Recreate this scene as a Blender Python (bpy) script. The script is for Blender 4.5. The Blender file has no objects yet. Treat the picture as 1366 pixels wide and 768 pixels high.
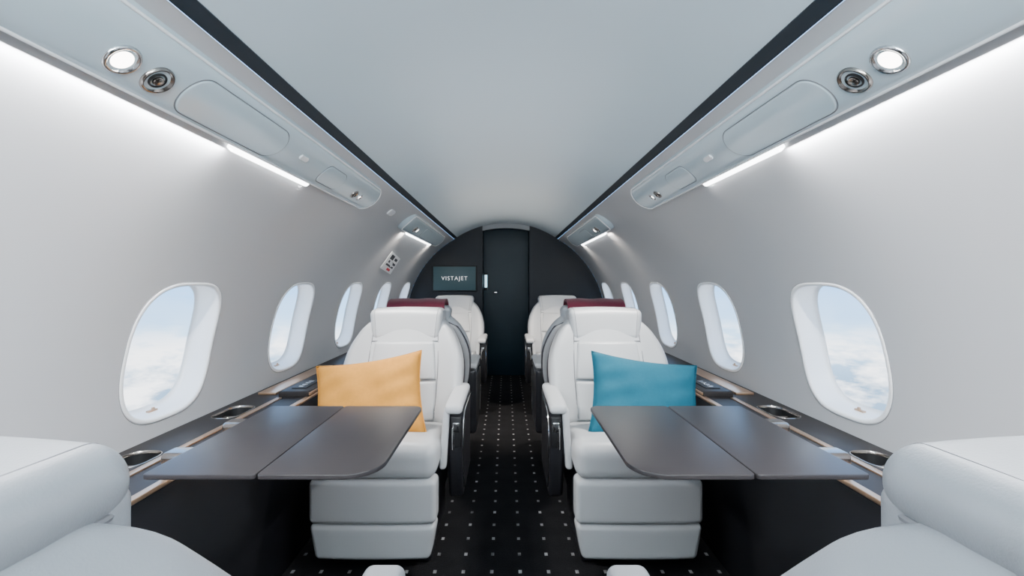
import bpy, bmesh, math, random
from mathutils import Vector, Matrix
from mathutils.geometry import delaunay_2d_cdt
random.seed(3)
S = bpy.context.scene
COL = S.collection
CAMZ = 1.12
F = 620.0

# ------------------------------------------------------------------ materials
def mat(name, col, rough=.5, metal=0, bump=0, bscale=200, var=.04, vscale=4, spec=.5, coat=0, sheen=0, detail=3):
    m = bpy.data.materials.new(name); m.use_nodes = True
    nt = m.node_tree; N = nt.nodes; L = nt.links
    p = N['Principled BSDF']
    p.inputs['Roughness'].default_value = rough
    p.inputs['Metallic'].default_value = metal
    p.inputs['Specular IOR Level'].default_value = spec
    p.inputs['Coat Weight'].default_value = coat
    p.inputs['Sheen Weight'].default_value = sheen
    tc = N.new('ShaderNodeTexCoord')
    nz = N.new('ShaderNodeTexNoise'); nz.inputs['Scale'].default_value = vscale; nz.inputs['Detail'].default_value = detail
    L.new(tc.outputs['Object'], nz.inputs['Vector'])
    mx = N.new('ShaderNodeMix'); mx.data_type = 'RGBA'
    mx.inputs[6].default_value = tuple(c*(1-var) for c in col)+(1,)
    mx.inputs[7].default_value = tuple(min(1, c*(1+var)) for c in col)+(1,)
    L.new(nz.outputs['Fac'], mx.inputs[0]); L.new(mx.outputs[2], p.inputs['Base Color'])
    if bump:
        b2 = N.new('ShaderNodeTexNoise'); b2.inputs['Scale'].default_value = bscale; b2.inputs['Detail'].default_value = 2
        L.new(tc.outputs['Object'], b2.inputs['Vector'])
        bp = N.new('ShaderNodeBump'); bp.inputs['Strength'].default_value = bump; bp.inputs['Distance'].default_value = .002
        L.new(b2.outputs['Fac'], bp.inputs['Height']); L.new(bp.outputs['Normal'], p.inputs['Normal'])
    return m

def emis(name, col, strength):
    m = bpy.data.materials.new(name); m.use_nodes = True
    nt = m.node_tree; p = nt.nodes['Principled BSDF']
    p.inputs['Base Color'].default_value = tuple(c*.3 for c in col)+(1,)
    p.inputs['Emission Color'].default_value = tuple(col)+(1,)
    p.inputs['Emission Strength'].default_value = strength
    return m

M = {}
M['lining'] = mat('white_lining', (.49, .493, .505), .36, bump=.03, bscale=60, var=.015)
M['ceiling'] = mat('ceiling_lining', (.56, .665, .725), .40, bump=.03, bscale=60, var=.015)
M['header'] = mat('header_grey', (.24, .26, .28), .45, var=.02)
M['psu'] = mat('service_panel_plastic', (.56, .66, .71), .2, var=.01, coat=.3)
M['bezel'] = mat('window_bezel', (.96, .963, .966), .3, var=.01)
M['gasket'] = mat('window_gasket', (.30, .30, .31), .5)
M['leather'] = mat('white_leather', (.50, .506, .512), .38, bump=.14, bscale=420, var=.03, vscale=9)
M['leather_shaded'] = mat('white_leather_shaded', (.265, .272, .285), .42, bump=.18, bscale=420, var=.05, vscale=9)  # same white leather, dimmer light on the near seats put into the colour
M['leather2'] = mat('shell_leather', (.47, .47, .475), .42, bump=.14, bscale=420, var=.03)
M['thread'] = mat('stitch_thread', (.16, .16, .17), .7, var=.05)
M['dark'] = mat('dark_shell', (.014, .014, .017), .38, var=.08)
M['piping'] = mat('dark_piping', (.03, .024, .028), .5)
M['ledge'] = mat('dark_ledge', (.026, .023, .023), .45, bump=.05, bscale=300, var=.1, vscale=30, spec=.14)
M['table'] = mat('table_veneer', (.030, .026, .027), .38, bump=.03, bscale=250, var=.1, vscale=14, spec=.38)
M['gold'] = mat('champagne_metal', (.66, .43, .28), .3, metal=.9, var=.03)
M['chrome'] = mat('polished_metal', (.75, .75, .75), .16, metal=1, var=.02)
M['vent'] = mat('bronze_vent_metal', (.36, .32, .29), .2, metal=1, var=.02)
M['black'] = mat('black_recess', (.006, .006, .007), .5)
M['strip'] = mat('dark_ceiling_strip', (.014, .021, .029), .45, var=.05, spec=.3)
M['bulk'] = mat('dark_bulkhead', (.0085, .012, .018), .45, bump=.04, bscale=150, var=.1, vscale=12, spec=.28)
M['door'] = mat('dark_teal_door', (.0025, .020, .032), .40, var=.06, spec=.28)
M['back'] = mat('galley_wall', (.36, .37, .38), .5, var=.03)
M['yellow'] = mat('yellow_fabric', (.63, .27, .033), .88, bump=.8, bscale=420, var=.10, vscale=60)
M['teal'] = mat('teal_fabric', (.0015, .112, .170), .88, bump=.8, bscale=420, var=.10, vscale=60)
M['burg'] = mat('burgundy_wool', (.11, .006, .022), .9, bump=.8, bscale=350, var=.12, vscale=40, sheen=.1)
M['paper'] = mat('white_card', (.92, .92, .92), .6, var=.01)
M['ink'] = mat('dark_ink', (.03, .03, .04), .6)
M['redink'] = mat('red_ink', (.6, .03, .05), .6)
M['white_letter'] = emis('white_letter', (.95, .95, .97), 1.5)
M['screen'] = emis('dark_screen', (.04, .09, .11), .4)
M['led'] = emis('led_bar', (.95, .98, 1), 12)
M['lens'] = emis('lamp_lens', (1, .96, .9), 12)
M['panel_glow'] = emis('cyan_display', (.5, .85, 1), 2.2)

# carpet with small pale squares
def carpet():
    m = bpy.data.materials.new('dotted_carpet'); m.use_nodes = True
    nt = m.node_tree; N = nt.nodes; L = nt.links; p = N['Principled BSDF']
    p.inputs['Roughness'].default_value = .95; p.inputs['Specular IOR Level'].default_value = .15
    g = N.new('ShaderNodeNewGeometry'); s = N.new('ShaderNodeSeparateXYZ'); L.new(g.outputs['Position'], s.inputs[0])
    def mth(op, a, b=None):
        n = N.new('ShaderNodeMath'); n.operation = op
        for i, v in enumerate((a, b)):
            if v is None: continue
            if isinstance(v, (int, float)): n.inputs[i].default_value = v
            else: L.new(v, n.inputs[i])
        return n.outputs[0]
    def grid(ox, oy):
        fx = mth('FRACT', mth('ADD', mth('DIVIDE', s.outputs[0], .110), 50+ox))
        fy = mth('FRACT', mth('ADD', mth('DIVIDE', s.outputs[1], .116), 50+oy))
        a = mth('LESS_THAN', mth('ABSOLUTE', mth('SUBTRACT', fx, .5)), .058)
        b = mth('LESS_THAN', mth('ABSOLUTE', mth('SUBTRACT', fy, .5)), .088)
        return mth('MULTIPLY', a, b)
    d = grid(.0, .0)
    nz = N.new('ShaderNodeTexNoise'); nz.inputs['Scale'].default_value = 160
    L.new(g.outputs['Position'], nz.inputs['Vector'])
    n2 = N.new('ShaderNodeTexNoise'); n2.inputs['Scale'].default_value = 9; n2.inputs['Detail'].default_value = 4
    L.new(g.outputs['Position'], n2.inputs['Vector'])
    base = N.new('ShaderNodeMix'); base.data_type = 'RGBA'
    base.inputs[6].default_value = (.004, .004, .005, 1); base.inputs[7].default_value = (.026, .025, .027, 1)
    L.new(mth('MULTIPLY', nz.outputs['Fac'], n2.outputs['Fac']), base.inputs[0])
    mx = N.new('ShaderNodeMix'); mx.data_type = 'RGBA'; mx.inputs[7].default_value = (.40, .40, .40, 1)
    n3 = N.new('ShaderNodeTexNoise'); n3.inputs['Scale'].default_value = 14
    L.new(g.outputs['Position'], n3.inputs['Vector'])
    fade = N.new('ShaderNodeMapRange'); fade.inputs[1].default_value = .35; fade.inputs[2].default_value = .65; fade.inputs[3].default_value = .25
    L.new(n3.outputs['Fac'], fade.inputs[0])
    L.new(base.outputs[2], mx.inputs[6]); L.new(mth('MULTIPLY', d, fade.outputs[0]), mx.inputs[0]); L.new(mx.outputs[2], p.inputs['Base Color'])
    bp = N.new('ShaderNodeBump'); bp.inputs['Strength'].default_value = .5; bp.inputs['Distance'].default_value = .003
    L.new(nz.outputs['Fac'], bp.inputs['Height']); L.new(bp.outputs['Normal'], p.inputs['Normal'])
    return m
M['carpet'] = carpet()

def glass():
    m = bpy.data.materials.new('window_acrylic'); m.use_nodes = True
    nt = m.node_tree; N = nt.nodes; L = nt.links
    N.remove(N['Principled BSDF']); o = N['Material Output']
    t = N.new('ShaderNodeBsdfTransparent'); t.inputs[0].default_value = (.97, .985, 1, 1)
    gl = N.new('ShaderNodeBsdfGlossy'); gl.inputs['Roughness'].default_value = .05
    mx = N.new('ShaderNodeMixShader'); mx.inputs[0].default_value = .03
    L.new(t.outputs[0], mx.inputs[1]); L.new(gl.outputs[0], mx.inputs[2]); L.new(mx.outputs[0], o.inputs[0])
    return m
M['glass'] = glass()

# ------------------------------------------------------------------ helpers
def obj(name, bm, m, parent=None, angle=40, recalc=True, kind=None):
    if recalc: bmesh.ops.recalc_face_normals(bm, faces=bm.faces)
    me = bpy.data.meshes.new(name); bm.to_mesh(me); bm.free()
    for p in me.polygons: p.use_smooth = True
    if angle: me.set_sharp_from_angle(angle=math.radians(angle))
    me.materials.append(m)
    o = bpy.data.objects.new(name, me); COL.objects.link(o)
    if parent:
        o.parent = parent
        if parent.type == 'EMPTY' and parent.get('_w'):
            o.matrix_parent_inverse = Matrix.Translation(parent.location).inverted()
    if kind: o['kind'] = kind
    return o

def thing(name, label, cat, loc=(0, 0, 0), rz=0, group=None, world=False):
    o = bpy.data.objects.new(name, None); COL.objects.link(o)
    o.empty_display_size = .1
    o.location = loc; o.rotation_euler = (0, 0, rz)
    o['label'] = label; o['category'] = cat
    if group: o['group'] = group
    if world: o['_w'] = 1
    return o

def tag(o, label, cat, group=None):
    o['label'] = label; o['category'] = cat
    if group: o['group'] = group
    return o

def kids(o): return [x for x in COL.objects if x.parent == o]

def copy_tree(o, parent=None):
    c = o.copy(); COL.objects.link(c)
    if parent: c.parent = parent
    for k in kids(o): copy_tree(k, c)
    return c

def rb(bm, c, h, r, f=None, n=6, m=4):
    """rounded box with a dense grid, then a free deformation f(Vector)->Vector"""
    r = min(r, min(h)*.999)
    ax = []
    for k in range(3):
        a = h[k]
        l = [-a + r*i/m for i in range(m)]
        q = [(-a+r) + (2*a-2*r)*i/n for i in range(n)]
        rr = [a-r + r*i/m for i in range(m+1)]
        ax.append(l+q+rr)
    vd = {}
    def vert(p):
        key = tuple(round(x, 6) for x in p)
        if key in vd: return vd[key]
        P = Vector(p)
        inn = Vector([max(-(h[k]-r), min(h[k]-r, P[k])) for k in range(3)])
        d = P-inn
        if d.length > 1e-9: P = inn + d.normalized()*r
        P = P+Vector(c)
        if f: P = f(P)
        v = bm.verts.new(P); vd[key] = v
        return v
    for k in range(3):
        a, b = [(1, 2), (2, 0), (0, 1)][k]
        for sg in (-1, 1):
            for i in range(len(ax[a])-1):
                for j in range(len(ax[b])-1):
                    q = []
                    for (ii, jj) in ((i, j), (i+1, j), (i+1, j+1), (i, j+1)):
                        p = [0, 0, 0]; p[k] = sg*h[k]; p[a] = ax[a][ii]; p[b] = ax[b][jj]
                        q.append(vert(p))
                    if sg < 0: q.reverse()
                    try: bm.faces.new(q)
                    except ValueError: pass
    return bm

def RB(c, h, r, f=None, n=6, m=4): return rb(bmesh.new(), c, h, r, f, n, m)

def rrect(hw, hv, rad, inset=0, seg=8):
    """rounded rectangle outline; rad = radii at (+,+), (-,+), (-,-), (+,-)"""
    pts = []
    a, b = hw-inset, hv-inset
    for i, (sx, sy) in enumerate(((1, 1), (-1, 1), (-1, -1), (1, -1))):
        r = max(.0004, min(rad[i]-inset, a, b))
        cx, cy = sx*(a-r), sy*(b-r)
        for k in range(seg+1):
            t = math.pi/2*(i + k/seg)
            pts.append((cx+r*math.cos(t), cy+r*math.sin(t)))
    return pts

def plate(bm, T, hw, hv, rad, prof, cap0=True, cap1=True, seg=8):
    loops = []
    for (ins, w) in prof:
        loops.append([bm.verts.new(T(x, y, w)) for x, y in rrect(hw, hv, rad, ins, seg)])
    n = len(loops[0])
    for a, b in zip(loops, loops[1:]):
        for i in range(n):
            bm.faces.new((a[i], a[(i+1) % n], b[(i+1) % n], b[i]))
    if cap0: bm.faces.new(loops[0])
    if cap1: bm.faces.new(loops[-1])
    return bm

def tube(bm, pts, r, closed=False, n=6):
    pts = [Vector(p) for p in pts]; rings = []
    N_ = len(pts)
    for i, p in enumerate(pts):
        a = pts[(i-1) % N_] if (closed or i > 0) else p
        b = pts[(i+1) % N_] if (closed or i < N_-1) else p
        d = (b-a).normalized()
        u = d.orthogonal().normalized() if i == 0 else (u0 - d*u0.dot(d)).normalized()
        u0 = u; v = d.cross(u)
        rings.append([bm.verts.new(p+(u*math.cos(2*math.pi*k/n)+v*math.sin(2*math.pi*k/n))*r) for k in range(n)])
    R_ = range(N_ if closed else N_-1)
    for i in R_:
        A, B = rings[i], rings[(i+1) % N_]
        for k in range(n):
            bm.faces.new((A[k], A[(k+1) % n], B[(k+1) % n], B[k]))
    if not closed:
        bm.faces.new(rings[0]); bm.faces.new(rings[-1])
    return bm

def prism(bm, pts, y0, y1):
    """extrude an (x,z) polygon along y"""
    A = [bm.verts.new((x, y0, z)) for x, z in pts]; B = [bm.verts.new((x, y1, z)) for x, z in pts]
    n = len(pts)
    for i in range(n): bm.faces.new((A[i], A[(i+1) % n], B[(i+1) % n], B[i]))
    bm.faces.new(A); bm.faces.new(B)
    return bm

def inside(p, loop):
    x, y = p; c = False
    for i in range(len(loop)):
        x0, y0 = loop[i]; x1, y1 = loop[i-1]
        if (y0 > y) != (y1 > y) and x < (x1-x0)*(y-y0)/(y1-y0)+x0: c = not c
    return c

def cdt_sheet(xs, ys, holes, margin=.012):
    """triangulated sheet with holes; returns 2D verts and triangles"""
    V = []; E = []
    for h in holes:
        b = len(V); n = len(h)
        V += [Vector(p) for p in h]
        E += [(b+i, b+(i+1) % n) for i in range(n)]
    for x in xs:
        for y in ys:
            ok = True
            for h in holes:
                if inside((x, y), h) or min((x-a)**2+(y-c)**2 for a, c in h) < margin**2: ok = False; break
            if ok: V.append(Vector((x, y)))
    r = delaunay_2d_cdt(V, E, [], 0, 1e-6)
    vv, ff = r[0], r[2]
    tris = []
    for f in ff:
        c = sum((vv[i] for i in f), Vector((0, 0)))/len(f)
        if any(inside(c, h) for h in holes): continue
        tris.append(f)
    return vv, tris

# ------------------------------------------------------------------ cabin shell
WCX, WCZ, WR = .057, CAMZ-.45, 1.078          # side wall arc centre and radius
TH0, TH1 = math.radians(-16), math.radians(60.5)
Y0, YB = -.7, 5.3
def wallp(s, y, th, w=0): return Vector((s*(WCX+(WR+w)*math.cos(th)), y, WCZ+(WR+w)*math.sin(th)))
WIN_A, WIN_B, WIN_N = .197, .224, 3.1
WIN_TH = math.radians(12.2)
WIN_Y = [1.555, 2.40, 3.25, 4.10, 4.95, .71]
def sup(a, b, n=WIN_N, k=72):
    out = []
    for i in range(k):
        t = 2*math.pi*i/k; c, s_ = math.cos(t), math.sin(t)
        out.append((a*math.copysign(abs(c)**(2/n), c), b*math.copysign(abs(s_)**(2/n), s_)))
    return out

def make_wall(s, name):
    holes = [[(y+p[0], WIN_TH*WR+p[1]) for p in sup(WIN_A, WIN_B)] for y in WIN_Y]
    t0, t1 = TH0*WR, TH1*WR
    ys = [Y0+(YB-Y0)*i/75 for i in range(76)]
    ts = [t0+(t1-t0)*i/48 for i in range(49)]
    vv, tris = cdt_sheet(ys, ts, holes)
    bm = bmesh.new()
    V = [bm.verts.new(wallp(s, v.x, v.y/WR)) for v in vv]
    nor = [(-s*math.cos(v.y/WR), 0, -math.sin(v.y/WR)) for v in vv]
    for t in tris:
        q = [V[i] for i in t]
        f = bm.faces.new(q); f.normal_update()
        c = f.calc_center_median()
        if f.normal.dot(Vector((-c.x, 0, WCZ-c.z))) < 0: f.normal_flip()
    o = obj(name, bm, M['lining'], angle=None, recalc=False, kind='structure')
    o.data.normals_split_custom_set_from_vertices(nor)
make_wall(-1, 'wall_left'); make_wall(1, 'wall_right')

# ceiling arc
def ceil_z(x):
    c, h = .56, .165
    R = c*c/(2*h)+h/2
    return CAMZ+.675-R+math.sqrt(R*R-x*x)
bm = bmesh.new(); rows = []
for i in range(25):
    x = -.566+1.132*i/24
    rows.append([bm.verts.new((x, y, ceil_z(x))) for y in (Y0, 1, 2, 3, 4, 5, 5.62)])
for a, b in zip(rows, rows[1:]):
    for j in range(6): bm.faces.new((a[j], b[j], b[j+1], a[j+1]))
obj('ceiling', bm, M['ceiling'], kind='structure', recalc=False)

for i, s in enumerate((-1, 1)):
    bm = prism(bmesh.new(), [(s*.557, CAMZ+.507), (s*.583, CAMZ+.486), (s*.592, CAMZ+.494), (s*.563, CAMZ+.518)], Y0, YB)
    obj('trim_%d' % (i+1), bm, M['strip'], kind='structure')

# floor
bm = bmesh.new()
v = [bm.verts.new(p) for p in ((-1.1, Y0, 0), (1.1, Y0, 0), (1.1, 5.65, 0), (-1.1, 5.65, 0))]
bm.faces.new(v); obj('floor', bm, M['carpet'], kind='structure')

# wall behind the camera closes the cabin
def section(s):
    pts = []
    for k in range(24):
        p = wallp(s, 0, TH0+(TH1-TH0)*k/23); pts.append((p.x, p.z))
    return pts
bm = bmesh.new()
pts = [(-1.06, 0), (1.06, 0)]+section(1)+[(.56-1.12*k/16, ceil_z(.56-1.12*k/16)) for k in range(17)]+section(-1)[::-1]
prism(bm, pts, Y0-.03, Y0)
obj('wall_back', bm, M['back'], kind='structure')

# far bulkhead with a doorway
OPN = .268
bm = bmesh.new()
for s in (-1, 1):
    pts = [(s*OPN, 0), (s*1.06, 0)]+section(s)
    for k in range(8):
        x = .56+(OPN-.56)*k/7; pts.append((s*x, ceil_z(x)))
    prism(bm, pts, YB, YB+.03)
    prism(bm, [(s*OPN, 0), (s*(OPN+.03), 0), (s*(OPN+.03), ceil_z(OPN)), (s*OPN, ceil_z(OPN))], YB+.029, 5.61)
obj('wall_far', bm, M['bulk'], kind='structure')
# grey header arch above the door
bm = bmesh.new()
pts = [(-OPN+2*OPN*k/16, ceil_z(-OPN+2*OPN*k/16)-.002) for k in range(17)]
pts += [(OPN-2*OPN*k/16, CAMZ+.585+.03*(1-((OPN-2*OPN*k/16)/OPN)**2)) for k in range(17)]
prism(bm, pts, YB-.006, YB+.05)
obj('trim_3', bm, M['header'], kind='structure')
door = obj('door_1', RB((0, 5.60, .90), (OPN+.012, .020, .90), .004), M['door'], kind='structure')
obj('door_handle', RB((-.126, 5.565, CAMZ-.126), (.022, .014, .012), .008, m=3, n=2), M['chrome'], door)
cp = obj('control_display', RB((-.240, 5.572, CAMZ+.005), (.020, .010, .1), .004, n=2, m=2), M['black'], door)
obj('lit_display', RB((-.240, 5.561, CAMZ+.01), (.015, .002, .075), .001, n=1, m=1), M['panel_glow'], cp)

# windows
def make_window(s, y):
    def T(dy, ds, w): return wallp(s, y+dy, WIN_TH+ds/WR, w)
    bm = bmesh.new()
    prof = [(.010, .001), (.0095, -.002), (.007, -.0035), (.001, -.004), (-.003, -.002), (-.005, .003), (-.008, .03), (-.013, .062), (-.018, .073), (-.026, .076)]
    L_ = [[bm.verts.new(T(px, py, w)) for px, py in sup(WIN_A+o_, WIN_B+o_)] for o_, w in prof]
    n = len(L_[0])
    for a, b in zip(L_, L_[1:]):
        for i in range(n): bm.faces.new((a[i], a[(i+1) % n], b[(i+1) % n], b[i]))
    fr = obj('window_%d' % make_window.k, bm, M['bezel'], kind='structure', angle=60)
    make_window.k += 1
    obj('gasket', tube(bmesh.new(), [T(px, py, -.0003) for px, py in sup(WIN_A+.0106, WIN_B+.0106)], .0013, closed=True, n=6), M['gasket'], fr)
    bm = bmesh.new(); prev = None
    for q in (1, .75, .5, .25):
        lp = [bm.verts.new(T(px*q, py*q, .074)) for px, py in sup(WIN_A-.016, WIN_B-.016)]
        if prev:
            for i in range(n): bm.faces.new((prev[i], prev[(i+1) % n], lp[(i+1) % n], lp[i]))
        prev = lp
    bm.faces.new(prev)
    obj('window_pane', bm, M['glass'], fr)
    bm = bmesh.new()
    b_ = -(WIN_B-.014)
    rb(bm, (0, 0, 0), (.020, .003, .006), .002, f=lambda P: T(P.x, b_+P.y, .050+P.z), n=2, m=2)
    rb(bm, (0, 0, 0), (.005, .006, .004), .003, f=lambda P: T(P.x, b_+.005+P.y, .046+P.z), n=2, m=2)
    obj('shade_latch', bm, M['gold'], fr)
make_window.k = 1
for s in (-1, 1):
    for y in WIN_Y: make_window(s, y)

# ------------------------------------------------------------------ overhead service panels
UX, UZ, DX, DZ = .622, CAMZ+.4763, .747, -.664
POD = .018
ULEN = .162
def psuT(s):
    def T(u, v, w):
        q = (u-ULEN/2)/(ULEN/2)
        w = w+POD+.014*(1-min(1, q*q))        # softly crowned face
        return Vector((s*(UX+DX*u-.664*w), v, UZ+DZ*u-.747*w))
    return T
def lamp_unit(par, T, u, v, r, lit=True):
    Tc = lambda a, b, w: T(u+a, v+b, w)
    if lit:
        o = obj('reading_light', plate(bmesh.new(), Tc, r, r, [r]*4, [(0, -.004), (0, .002), (.003, .005), (.007, .004), (.011, -.006)], cap1=False, seg=8), M['chrome'], par, angle=60)
        obj('lens', plate(bmesh.new(), Tc, r-.010, r-.010, [r]*4, [(0, -.004), (.003, .0005), (.008, .002)], seg=8), M['lens'], o, angle=80)
    else:
        o = obj('air_vent', plate(bmesh.new(), Tc, r, r, [r]*4, [(0, -.004), (0, .003), (.003, .006), (.006, .005), (.009, -.004), (.016, -.006)], seg=8), M['vent'], par, angle=60)
        obj('inner_ring', plate(bmesh.new(), Tc, r*.55, r*.55, [r]*4, [(0, -.008), (0, .002), (.003, .004), (.005, -.004)], seg=8), M['black'], o)
        obj('nozzle', plate(bmesh.new(), Tc, r*.36, r*.36, [r]*4, [(0, -.008), (.001, .005), (.004, .007)], seg=6), M['vent'], o)
def curved_plate(T, uc, vc, hu, hv, rads, prof, seg=14, inner=()):
    """plate whose inner face follows the crowned surface through extra inset loops"""
    bm = bmesh.new(); loops = []
    for (ins, w) in list(prof)+[(i_, prof[-1][1]) for i_ in inner]:
        loops.append([bm.verts.new(T(uc+x, vc+y, w)) for x, y in rrect(hu, hv, rads, ins, seg)])
    n = len(loops[0])
    for a, b in zip(loops, loops[1:]):
        for i in range(n): bm.faces.new((a[i], a[(i+1) % n], b[(i+1) % n], b[i]))
    bm.faces.new(loops[0])
    # close the long thin remaining loop with strips between its two sides
    l = loops[-1]
    a, b = l[:n//2], l[n//2:][::-1]
    for i in range(n//2-1):
        bm.faces.new((a[i], a[i+1], b[i+1], b[i]))
    return bm
def cover(name, par, T, u, v, hu, hv, rad, m=None, h=.0035):
    inner = [hu*k for k in (.25, .5, .75, .95)]
    return obj(name, curved_plate(T, u, v, hu, hv, [rad]*4, [(0, -.002), (0, h*.7), (.0015, h), (.004, h)], 12, inner), m or M['psu'], par)
def groove(name, par, T, u, v, hu, hv, rad):
    pts = [T(u+a, v+b, .0006) for a, b in rrect(hu, hv, [rad]*4, 0, 12)]
    return obj(name, tube(bmesh.new(), pts, .0013, closed=True, n=5), M['thread'], par)

def service_panel(s, v0, v1, near, label):
    T = psuT(s)
    t = thing('overhead_service_panel', label, 'overhead panel', T(.07, (v0+v1)/2, 0), world=True, group='overhead service panels')
    vc, hv = (v0+v1)/2, (v1-v0)/2
    Tb = lambda a, b, w: T(ULEN/2+a, vc+b, w)
    rr = .080
    rads = [rr, rr, .02, .02] if near else [rr]*4
    obj('panel_body', curved_plate(T, ULEN/2, vc, ULEN/2, hv, rads,
        [(.012, -.060), (.003, -.042), (0, -.028), (.001, -.019), (.005, -.010), (.011, -.004), (.019, -.001), (.028, .0005)], 18,
        (.040, .052, .064, .074, .079)), M['psu'], t, angle=60)
    bead = [Tb(a, b, -.003) for a, b in rrect(ULEN/2, hv, rads, .0120, 18)]
    obj('highlight_bead', tube(bmesh.new(), bead, .0036, closed=True, n=8), M['bezel'], t, angle=80)  # white bead added to draw the highlight along the panel edge
    uc = .096; ug = .086
    if near:
        lamp_unit(t, T, uc, .815, .032); lamp_unit(t, T, uc, .897, .032, False)
        cover('oval_cover', t, T, ug, 1.170, .050, .210, .050); groove('cover_gap', t, T, ug, 1.170, .052, .212, .052)
        cover('indicator', t, T, uc-.02, 1.51, .009, .026, .008, M['bezel'], .005)
        cover('square_cover', t, T, ug, 1.78, .040, .10, .036); groove('cover_gap', t, T, ug, 1.78, .042, .102, .038)
        lamp_unit(t, T, uc, 2.06, .022, False); lamp_unit(t, T, uc, 2.13, .020)
        a, b = 1.26, 1.74
    else:
        lamp_unit(t, T, uc, v0+.28, .028, False); lamp_unit(t, T, uc, v0+.37, .028)
        cover('oval_cover', t, T, ug, v0+.72, .045, .15, .044); groove('cover_gap', t, T, ug, v0+.72, .047, .152, .046)
        a, b = v0+.35, v1-.2
    Tl = lambda a_, b_, w: T(ULEN+.003+a_, (a+b)/2+b_, w)
    obj('light_bar', plate(bmesh.new(), Tl, .012, (b-a)/2, [.011]*4, [(0, -.030), (0, -.016), (.004, -.010)], seg=5), M['led'], t)
    return t
service_panel(-1, -.65, 2.36, True, 'long pale overhead panel at upper left with lit reading lamp and round air vent')
service_panel(1, -.65, 2.36, True, 'long pale overhead panel at upper right with lit reading lamp and round air vent')
service_panel(-1, 3.15, 4.75, False, 'short pale overhead panel far down the cabin above the left windows, near the bulkhead')
service_panel(1, 3.15, 4.75, False, 'short pale overhead panel far down the cabin above the right windows, near the bulkhead')

# small fitting and placard on the left wall
bm = plate(bmesh.new(), lambda a, b, w: wallp(-1, 2.80+b, math.radians(53.8)+a/WR, -w), .022, .05, [.02]*4, [(0, -.002), (0, .006), (.003, .009), (.008, .010)])
tag(obj('oval_fitting', bm, M['bezel']), 'small white oval cover on the left wall between the two overhead panels', 'cover')
pt = thing('wall_placard', 'small white printed card on the left wall above the far windows', 'sign', wallp(-1, 3.8, math.radians(34)), world=True)
Tp = lambda a, b, w: wallp(-1, 3.80+b, math.radians(34.3)+(a-.12*b)/WR, -w)
obj('card', plate(bmesh.new(), Tp, .080, .20, [.006]*4, [(0, .001), (0, .006), (.001, .007)], seg=2), M['paper'], pt)
for a, b, h, l, m_ in ((.045, -.08, .020, .06, 'ink'), (.045, .08, .012, .05, 'ink'), (.004, .02, .010, .14, 'ink'), (-.026, .0, .008, .14, 'ink'), (-.056, .03, .010, .06, 'redink')):
    obj('printed_mark', plate(bmesh.new(), lambda x, y, w: Tp(a+x, b+y, w), h, l, [.001]*4, [(0, .0065), (0, .011)], seg=1), M[m_], pt)

# ------------------------------------------------------------------ side ledges
LZ = .620
def side_ledge(s, label):
    t = thing('side_ledge', label, 'ledge', (s*.98, 2.3, 0), world=True, group='dark side ledges')
    cups = [(1.048, 1.31, .050, .066), (1.048, 1.79, .050, .088), (1.048, 3.55, .050, .07)]
    holes = [[(x+a, y+b) for a, b in rrect(hw, hv, [.043]*4, 0, 6)] for x, y, hw, hv in cups]
    xs = [.856+.276*i/8 for i in range(9)]; ys = [Y0+.002+(YB-Y0-.004)*i/60 for i in range(61)]
    vv, tris = cdt_sheet(xs, ys, holes, .01)
    bm = bmesh.new(); V = [bm.verts.new((s*v.x, v.y, LZ)) for v in vv]
    for q in tris:
        f = bm.faces.new([V[i] for i in q]); f.normal_update()
        if f.normal.z < 0: f.normal_flip()
    obj('ledge_top', bm, M['ledge'], t, recalc=False)
    obj('side_panel', RB((s*.866, (Y0+YB)/2, LZ/2-.005), (.012, (YB-Y0)/2-.002, LZ/2-.005), .004, n=2, m=2), M['dark'], t)
    obj('edge_trim', RB((s*.862, (Y0+YB)/2, LZ-.004), (.012, (YB-Y0)/2-.002, .006), .004, n=2, m=3), M['gold'], t)
    obj('inlay_trim', RB((s*.975, .66, LZ+.0015), (.011, 1.34, .003), .002, n=1, m=2), M['gold'], t)
    for x, y, hw, hv in cups:
        Tc = lambda a, b, w: Vector((s*(x+a), y+b, LZ+w))
        c = obj('cup_holder', plate(bmesh.new(), Tc, hw, hv, [.043]*4, [(.001, -.001), (.003, -.035), (.008, -.04)], cap0=False, seg=6), M['black'], t)
        obj('rim', plate(bmesh.new(), Tc, hw+.003, hv+.003, [.046]*4, [(0, .0002), (.001, .002), (.003, .0025), (.004, .001), (.005, -.006)], cap0=False, cap1=False, seg=6), M['vent'], c)
        obj('divider', RB((s*x, y, LZ-.026), (hw-.006, .004, .009), .003, n=1, m=2), M['vent'], c)
    c = obj('armrest_console', RB((s*.925, 2.36, LZ+.010), (.066, .34, .014), .008, n=3, m=3), M['ledge'], t)
    obj('console_band', RB((s*.857, 2.36, LZ+.012), (.003, .335, .006), .002, n=1, m=2), M['gold'], c)
    obj('keypad', RB((s*.925, 2.16, LZ+.025), (.032, .085, .003), .002, n=1, m=2), M['black'], c)
    for k in range(4):
        obj('keypad_button', RB((s*.925, 2.105+.036*k, LZ+.028), (.011, .010, .002), .0015, n=1, m=2), M['chrome'], c)
    obj('wall_strip', RB((s*1.060, 2.40, LZ+.004), (.040, .34, .006), .003, n=1, m=2), M['gold'], t)
    return t
side_ledge(-1, 'long dark side ledge with cup holders and champagne edge under the left windows')
side_ledge(1, 'long dark side ledge with cup holders and champagne edge under the right windows')

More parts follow.
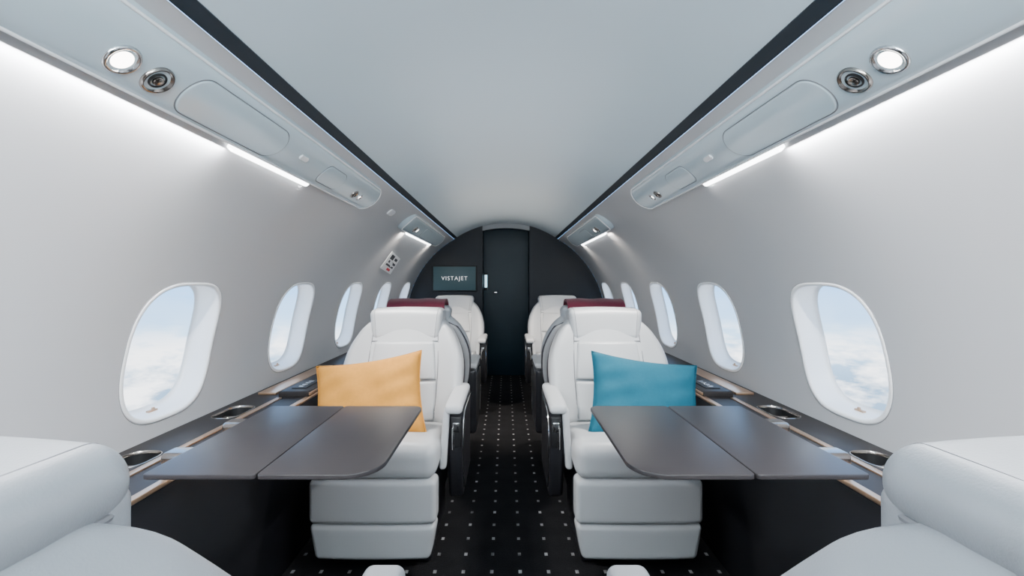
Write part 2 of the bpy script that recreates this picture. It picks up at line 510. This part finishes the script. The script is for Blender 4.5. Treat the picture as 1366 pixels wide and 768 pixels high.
# ------------------------------------------------------------------ tables
def table(s, label):
    zt = .690
    t = thing('fold_out_table', label, 'table', (s*.56, 1.32, zt-.03), world=True, group='fold out tables')
    yc, hv = 1.326, .290
    def leaf(x0, x1, rad):
        T = lambda a, b, w: Vector((s*((x0+x1)/2+a), yc+b, zt+w))
        return plate(bmesh.new(), T, (x1-x0)/2, hv, rad, [(.003, -.012), (0, -.010), (0, -.002), (.001, -.0005), (.003, 0)], seg=10)
    obj('table_leaf', leaf(.561, .815, [.012]*4), M['table'], t)
    obj('table_leaf', leaf(.288, .5585, [.012, .035, .085, .012]), M['table'], t)
    obj('hinge', RB((s*.56, yc, zt-.0155), (.02, .2, .004), .002, n=1, m=2), M['chrome'], t)
    for dy in (-.1, .16):
        obj('support_arm', RB((s*.80, yc+dy, zt-.039), (.095, .03, .027), .014, n=2, m=3), M['vent'], t)
    return t
table(-1, 'dark brown two-leaf fold-out table in front of the yellow cushion')
table(1, 'dark brown two-leaf fold-out table in front of the teal cushion')

# ------------------------------------------------------------------ seats
def make_seat(a, label, group, fwd=0):
    def lean(z): return -.165-.41*(z-.5)+fwd
    t = thing('cabin_seat', label, 'seat', group=group)
    LE, DK = (M['leather_shaded'] if fwd else M['leather']), M['dark']
    obj('base', RB((0, -.02, .10), (.20, .22, .10), .02), DK, t)
    obj('seat_frame', RB((0, .03, .30), (.222, .20, .11), .02), DK, t)
    def cush(P):
        q = (1-(P.x/.24)**2)
        if P.z > .455:
            P.z += .014*q*max(0, 1-((P.y-.07)/.26)**2)
            P.z -= .06*max(0, .30-P.y)/.5*min(1, (P.z-.455)/.03)
        if P.y > .25: P.z -= .010*((P.y-.25)/.08)
        return P
    obj('seat_cushion', RB((0, .07, .452), (.238, .26, .066), .045, cush, n=10, m=5), LE, t)
    def lg(P):
        q = (1-(P.x/.24)**2)
        if P.y > .285: P.y += .008*q
        return P
    obj('leg_rest', RB((0, .285, .302), (.237, .045, .081), .020, lg, n=6, m=4), LE, t)
    def lg2(P):
        P = lg(P); P.x *= 1-.10*max(0, (.215-P.z)/.13); return P
    obj('foot_rest', RB((0, .282, .152), (.237, .045, .065), .020, lg2, n=6, m=4), LE, t)
    def wid(z):
        k = (z-.46)/.50-.44
        return 1.00-(.70 if k < 0 else .92)*k*k
    def bolster(x):
        q = max(0, abs(x)-.165)/.10
        return .040*min(1, q)**.8
    def bk(P):
        w = wid(P.z)
        x = P.x*w
        if P.z > .72:
            q = (P.z-.72)/.24
            P.z -= .050*q*min(1, abs(P.x)/.285)**3
        f_ = P.y > 0
        k = min(1, max(0, (.92-P.z)/.10))
        P.y += lean(P.z)
        if f_: P.y += (.6+.4*k)*bolster(x)
        P.x = x
        return P
    def front(x, z):     # front surface of the backrest
        k = min(1, max(0, (.92-z)/.10))
        return lean(z)+.062+(.6+.4*k)*bolster(x)
    obj('backrest', RB((0, 0, .71), (.288, .062, .252), .042, bk, n=24, m=5), LE, t)
    def pn(P):
        P.x *= 1-.10*max(0, min(1, (P.z-.66)/.17))
        P.y += lean(P.z)+.057+.012*(1-(P.x/.18)**2)
        return P
    obj('back_panel', RB((0, 0, .742), (.160, .014, .085), .012, pn, n=8, m=4), LE, t)
    obj('back_panel', RB((0, 0, .565), (.164, .014, .083), .012, pn, n=8, m=4), LE, t)
    for sx in (-1, 1):
        pts = []
        for k in range(16):
            z = .49+.41*k/15; x = sx*(.169-.006*((z-.66)/.17)**2)
            pts.append((x, front(x, z)+.0005, z))
        obj('bolster_seam', tube(bmesh.new(), pts, .0022, n=6), M['thread'], t)
    pts = [(-.165+.33*k/12, lean(.654)+.062+.008*(1-((-.165+.33*k/12)/.165)**2), .654) for k in range(13)]
    obj('panel_seam', tube(bmesh.new(), pts, .0016, n=6), M['thread'], t)
    def sh(d):
        def f(P):
            P = bk(P.copy()); P.y -= d; P.z -= .012; return P
        return f
    obj('edge_piping', RB((0, 0, .695), (.291, .007, .236), .0065, sh(.056), n=12, m=3), M['piping'], t)
    obj('back_shell', RB((0, 0, .68), (.286, .022, .245), .020, sh(.076), n=12, m=4), M['leather2'], t)
    def hd(P):
        k = (P.z-.91)/.08
        P.y += -.012*k
        P.x *= 1+.055*k
        if P.y > -.33: P.y += .020*min(1, abs(P.x)/.17)**2-.013
        if k > 0: P.z += .006*(1-(P.x/.18)**2)*k
        P.y += fwd
        return P
    if fwd:
        # upright headrest: a cap lying over the top of the backrest with a pad in front
        def hc(P):
            k = (P.z-.950)/.03
            if k > 0: P.z += .012*(1-(P.x/.175)**2)*k
            P.x *= 1-.03*max(0, (-.34-P.y)/.1)
            P.y += fwd; return P
        h = obj('headrest', RB((0, -.338, .948), (.174, .092, .032), .031, hc, n=10, m=8), LE, t)
        obj('front_pad', RB((0, -.272, .880), (.168, .022, .070), .02, hd, n=8, m=4), LE, h)
        for sx in (-1, 1):
            pts = [hc(Vector((sx*.144, -.338+p[0], .948+p[1]))) for p in rrect(.0916, .0316, [.0305]*4, 0, 8)]
            obj('stitching', tube(bmesh.new(), pts, .0010, closed=True, n=5), M['thread'], h)
        pts = [hc(Vector((p[0], -.338+p[1], .924))) for p in rrect(.166, .084, [.03]*4, 0, 8)]
        obj('shadow_gap', tube(bmesh.new(), pts, .004, closed=True, n=8), M['thread'], h)  # dark tube added as the shadow gap under the headrest
    else:
        R_ = .034
        h = obj('headrest', RB((0, -.332, .905), (.178, .080, .080), R_, hd, n=10, m=7), LE, t)
        for sx in (-1, 1):
            pts = [hd(Vector((sx*.150, -.332+p[0]*1.019, .905+p[1]*1.019))) for p in rrect(.0785, .0785, [R_]*4, 0, 7)]
            obj('stitching', tube(bmesh.new(), pts, .0010, closed=True, n=5), M['thread'], h)
        pts = [hd(Vector((-.172+.344*k/12, -.2525, .829))) for k in range(13)]
        obj('lower_seam', tube(bmesh.new(), pts, .0030, n=6), M['thread'], h)
    # aisle armrest
    def ab(P):
        # lower front corner sweeps back a little
        P.y -= .05*max(0, (.42-P.z)/.19)**1.5*max(0, (P.y+.25)/.43)
        return P
    obj('armrest_body', RB((a*.291, -.04, .415), (.030, .215, .19), .02, ab, n=8), DK, t)
    def ap(P):
        if P.y > .11: P.z -= .008*((P.y-.11)/.085)**2
        return P
    obj('armrest_pad', RB((a*.286, -.008, .614), (.036, .205, .019), .018, ap, n=8, m=4), LE, t)
    def st(P):
        q = (.61-P.z)/.22
        P.y += .03*q; P.x -= a*.012*q; return P
    obj('armrest_strip', RB((a*.258, .165, .495), (.014, .022, .117), .012, st, n=6, m=3), LE, t)
    obj('armrest_recess', RB((a*.295, .174, .515), (.022, .006, .062), .005, n=1, m=2), M['black'], t)
    obj('armrest_latch', RB((a*.296, .180, .535), (.014, .005, .020), .004, n=1, m=2), M['chrome'], t)
    obj('armrest_latch', RB((a*.284, .180, .490), (.005, .005, .045), .003, n=1, m=2), M['chrome'], t)
    pts = [(.115, .27), (.140, .34), (.156, .42), (.154, .50), (.130, .555), (.08, .575), (0, .580), (-.12, .580), (-.22, .575)]
    obj('side_trim', tube(bmesh.new(), [(a*.321, y, z) for y, z in pts], .004, n=8), M['chrome'], t)
    obj('side_panel', RB((-a*.262, -.05, .40), (.014, .20, .17), .012, n=2, m=3), DK, t)
    return t
PI = math.pi
SX = .497
G1 = 'white leather cabin seats'
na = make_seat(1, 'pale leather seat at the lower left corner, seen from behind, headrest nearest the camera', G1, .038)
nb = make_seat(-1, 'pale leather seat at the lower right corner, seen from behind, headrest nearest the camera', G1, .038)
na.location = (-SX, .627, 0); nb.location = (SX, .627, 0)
pb = make_seat(-1, 'white leather seat facing the camera with the yellow cushion on it', G1)
pb.location = (-SX, 2.05, 0); pb.rotation_euler = (0, 0, PI)
pa = make_seat(1, 'white leather seat facing the camera with the teal cushion on it', G1)
pa.location = (SX, 2.05, 0); pa.rotation_euler = (0, 0, PI)
def place(proto, x, y, rz, label):
    c = copy_tree(proto); c.location = (x, y, 0); c.rotation_euler = (0, 0, rz); c['label'] = label; return c
place(pa, -SX, 2.99, 0, 'white leather seat turned away behind the yellow cushion seat, burgundy blanket over it')
place(pb, SX, 2.99, 0, 'white leather seat turned away behind the teal cushion seat, burgundy blanket over it')
place(pb, -SX, 4.20, PI, 'farthest white leather seat on the left, below the wall screen')
place(pa, SX, 4.20, PI, 'farthest white leather seat on the right, beside the dark door')

# ------------------------------------------------------------------ cushions and blankets
def pillow(name, m, loc, roll, yaw, label):
    bm = bmesh.new(); n = 32; W, H, Tk = .236, .186, .066
    sides = []
    for sg in (-1, 1):
        g = []
        for i in range(n+1):
            r = []
            for j in range(n+1):
                u, v = -1+2*i/n, -1+2*j/n
                e = max(0, (1-u**4)*(1-v**4))**.5
                d = Tk*e*(1-.25*(u*u+v*v)/2)
                x = W*u*(1-.08*(1-v*v)); z = H*v*(1-.10*(1-u*u))
                wr = .006*math.sin(9*u+4*v)*e*(1-e*.5)+.005*math.sin(13*v-5*u+1)*e*abs(u)
                r.append((x, sg*d+wr, z))
            g.append(r)
        sides.append(g)
    cache = {}
    def vt(p, edge, key, sg):
        k = (key, 0 if edge else sg)
        if k not in cache: cache[k] = bm.verts.new(p)
        return cache[k]
    for si, g in enumerate(sides):
        for i in range(n):
            for j in range(n):
                q = []
                for a, b in ((i, j), (i+1, j), (i+1, j+1), (i, j+1)):
                    q.append(vt(g[a][b], a in (0, n) or b in (0, n), (a, b), si+1))
                if si: q.reverse()
                bm.faces.new(q)
    rot = Matrix.Rotation(yaw, 3, 'Z') @ Matrix.Rotation(math.radians(-30), 3, 'X') @ Matrix.Rotation(roll, 3, 'Y')
    ed = []
    for k in range(n): ed.append(sides[0][k][0])
    for k in range(n): ed.append(sides[0][n][k])
    for k in range(n): ed.append(sides[0][n-k][n])
    for k in range(n): ed.append(sides[0][0][n-k])
    for v in bm.verts: v.co = rot @ v.co
    o = obj(name, bm, m, angle=None); o.location = loc
    tag(o, label, 'cushion')
    obj('seam_piping', tube(bmesh.new(), [rot @ Vector(p) for p in ed], .0025, closed=True, n=6), m, o)
    return o
pillow('cushion', M['yellow'], (-.584, 1.985, .620), math.radians(-10), math.radians(-3), 'mustard yellow square cushion leaning on the left facing seat')
pillow('cushion', M['teal'], (.592, 1.985, .620), math.radians(9), math.radians(3), 'teal blue square cushion leaning on the right facing seat')

def blanket(x, label):
    bm = bmesh.new()
    yc = 2.99-.334
    path = []
    for k in range(7): path.append((-.100-.004*k/6, .87+.10*k/6))
    for k in range(1, 8):
        t = PI*(1-k/8); path.append((.096*math.cos(t), .976+.038*math.sin(t)))
    for k in range(7): path.append((.096+.004*k/6, .97-.12*k/6))
    nx = 14; A = []; B = []
    for i in range(nx+1):
        u = -1+2*i/nx
        ra, rb_ = [], []
        for (y, z) in path:
            wv = .002*math.sin(7*u+z*30)
            d = Vector((0, y, z-.90)).normalized()
            ra.append(bm.verts.new((x+u*.158, yc+y+wv, z+wv)))
            rb_.append(bm.verts.new((x+u*.158, yc+y+d.y*.012+wv, z+d.z*.012+wv)))
        A.append(ra); B.append(rb_)
    m_ = len(path)
    for i in range(nx):
        for j in range(m_-1):
            bm.faces.new((A[i][j], A[i+1][j], A[i+1][j+1], A[i][j+1]))
            bm.faces.new((B[i][j], B[i][j+1], B[i+1][j+1], B[i+1][j]))
        for j in (0, m_-1): bm.faces.new((A[i][j], B[i][j], B[i+1][j], A[i+1][j]))
    for i in (0, nx):
        for j in range(m_-1): bm.faces.new((A[i][j], A[i][j+1], B[i][j+1], B[i][j]))
    o = obj('folded_blanket', bm, M['burg'], angle=60)
    tag(o, label, 'blanket')
blanket(-SX, 'burgundy folded blanket behind the headrest of the left seat with yellow cushion')
blanket(SX, 'burgundy folded blanket behind the headrest of the right seat with teal cushion')

# ------------------------------------------------------------------ wall screen
t = thing('wall_screen', 'dark flat screen with white lettering on the left of the far bulkhead', 'screen', (-.585, 5.285, CAMZ-.1), world=True)
obj('bezel', RB((-.585, 5.288, CAMZ+.04), (.252, .012, .147), .006, n=2, m=2), M['black'], t)
obj('display', RB((-.585, 5.275, CAMZ+.04), (.240, .002, .134), .0015, n=2, m=1), M['screen'], t)
cu = bpy.data.curves.new('lettering', 'FONT'); cu.body = 'VISTAJET'; cu.size = .064; cu.align_x = 'CENTER'; cu.align_y = 'CENTER'; cu.extrude = .001
cu.space_character = 1.2; cu.offset = -.0010
cu.materials.append(M['white_letter'])
tmp = bpy.data.objects.new('tmp_text', cu); COL.objects.link(tmp)
dg = bpy.context.evaluated_depsgraph_get()
me = bpy.data.meshes.new_from_object(tmp.evaluated_get(dg))
bpy.data.objects.remove(tmp)
o = bpy.data.objects.new('lettering', me); COL.objects.link(o)
if not me.materials:
    me.materials.append(M['white_letter'])
o.parent = t; o.matrix_parent_inverse = Matrix.Translation(t.location).inverted()
o.location = (-.585, 5.271, CAMZ+.04); o.rotation_euler = (PI/2, 0, 0)

# ------------------------------------------------------------------ world and lights
w = bpy.data.worlds.new('sky'); S.world = w; w.use_nodes = True
nt = w.node_tree; N = nt.nodes; L = nt.links; bg = N['Background']
tc = N.new('ShaderNodeTexCoord'); sp = N.new('ShaderNodeSeparateXYZ'); L.new(tc.outputs['Generated'], sp.inputs[0])
rm = N.new('ShaderNodeValToRGB'); cr = rm.color_ramp
mp = N.new('ShaderNodeMapRange'); mp.inputs[1].default_value = -.5; mp.inputs[2].default_value = .5
L.new(sp.outputs[2], mp.inputs[0]); L.new(mp.outputs[0], rm.inputs[0])
cr.elements[0].position = 0; cr.elements[0].color = (.20, .32, .46, 1)
cr.elements[1].position = 1; cr.elements[1].color = (.30, .50, .84, 1)
for p_, c_ in ((.33, (.22, .35, .51, 1)), (.40, (.42, .66, .92, 1)), (.5, (.22, .50, .92, 1))):
    e = cr.elements.new(p_); e.color = c_
mpg = N.new('ShaderNodeMapping'); mpg.inputs['Scale'].default_value = (1, 1, 2.8); L.new(tc.outputs['Generated'], mpg.inputs[0])
nz = N.new('ShaderNodeTexNoise'); nz.inputs['Scale'].default_value = 11; nz.inputs['Detail'].default_value = 8; nz.inputs['Roughness'].default_value = .62
L.new(mpg.outputs[0], nz.inputs['Vector'])
cl = N.new('ShaderNodeValToRGB'); cl.color_ramp.elements[0].position = .40; cl.color_ramp.elements[1].position = .58; L.new(nz.outputs['Fac'], cl.inputs[0])
dn = N.new('ShaderNodeMapRange'); dn.inputs[1].default_value = -.07; dn.inputs[2].default_value = -.12; dn.inputs[3].default_value = .06; L.new(sp.outputs[2], dn.inputs[0])
mu = N.new('ShaderNodeMath'); mu.operation = 'MULTIPLY'; L.new(cl.outputs[0], mu.inputs[0]); L.new(dn.outputs[0], mu.inputs[1])
mx = N.new('ShaderNodeMix'); mx.data_type = 'RGBA'; mx.inputs[7].default_value = (1.1, 1.12, 1.15, 1)
L.new(mu.outputs[0], mx.inputs[0]); L.new(rm.outputs[0], mx.inputs[6]); L.new(mx.outputs[2], bg.inputs[0])
bg.inputs[1].default_value = 3.6

def area(name, loc, rot, sx, sy, e, col=(1, 1, 1)):
    l = bpy.data.lights.new(name, 'AREA'); l.shape = 'RECTANGLE'; l.size = sx; l.size_y = sy; l.energy = e; l.color = col
    o = bpy.data.objects.new(name, l); COL.objects.link(o); o.location = loc; o.rotation_euler = rot
    return o
for s in (-1, 1):
    # cove light tucked between service panel and wall, washing down the wall
    T = psuT(s)
    for (a, b, e, col) in ((.05, 1.74, 36, (.96, .975, 1)), (3.4, 4.65, 22, (1, .92, .84))):
        p = T(ULEN+.010, (a+b)/2, -.018)
        area('cove_lamp', p, (0, s*math.radians(-8), 0), .012, b-a, e, col)
    for v_, e_, tilt, col in ((.815, 4, 0, (1, .97, .93)), (2.13, 60, 0, (1, .97, .93)), (3.55, 70, 20, (1, .90, .78))):
        l = bpy.data.lights.new('reading_lamp', 'SPOT'); l.energy = e_; l.spot_size = math.radians(85); l.spot_blend = .8; l.shadow_soft_size = .03; l.color = col
        o = bpy.data.objects.new('reading_lamp', l); COL.objects.link(o); o.location = T(.096, v_, .012); o.rotation_euler = (math.radians(tilt), s*math.radians(22), 0)
# added ceiling fill lamps: one unseen behind the camera, softer ones along the cabin
area('rear_fill', (0, -.5, 1.40), (math.radians(180-36), 0, 0), 1.1, .25, 54, (.87, .95, 1))
area('mid_fill', (0, 2.2, 1.46), (math.radians(180), 0, 0), .6, 1.8, 2, (.95, .97, 1))
area('aft_fill', (0, 4.0, 1.42), (math.radians(180), 0, 0), .6, 1.8, 3.5, (1, .88, .78))

# ------------------------------------------------------------------ camera
c = bpy.data.cameras.new('camera'); c.sensor_width = 36; c.lens = F/1366*36; c.clip_start = .01
c.shift_x = 8/1366; c.shift_y = -8/1366
o = bpy.data.objects.new('camera', c); COL.objects.link(o); o.location = (0, 0, CAMZ); o.rotation_euler = (PI/2, 0, 0)
S.camera = o
for x in COL.objects:
    if '_w' in x: del x['_w']
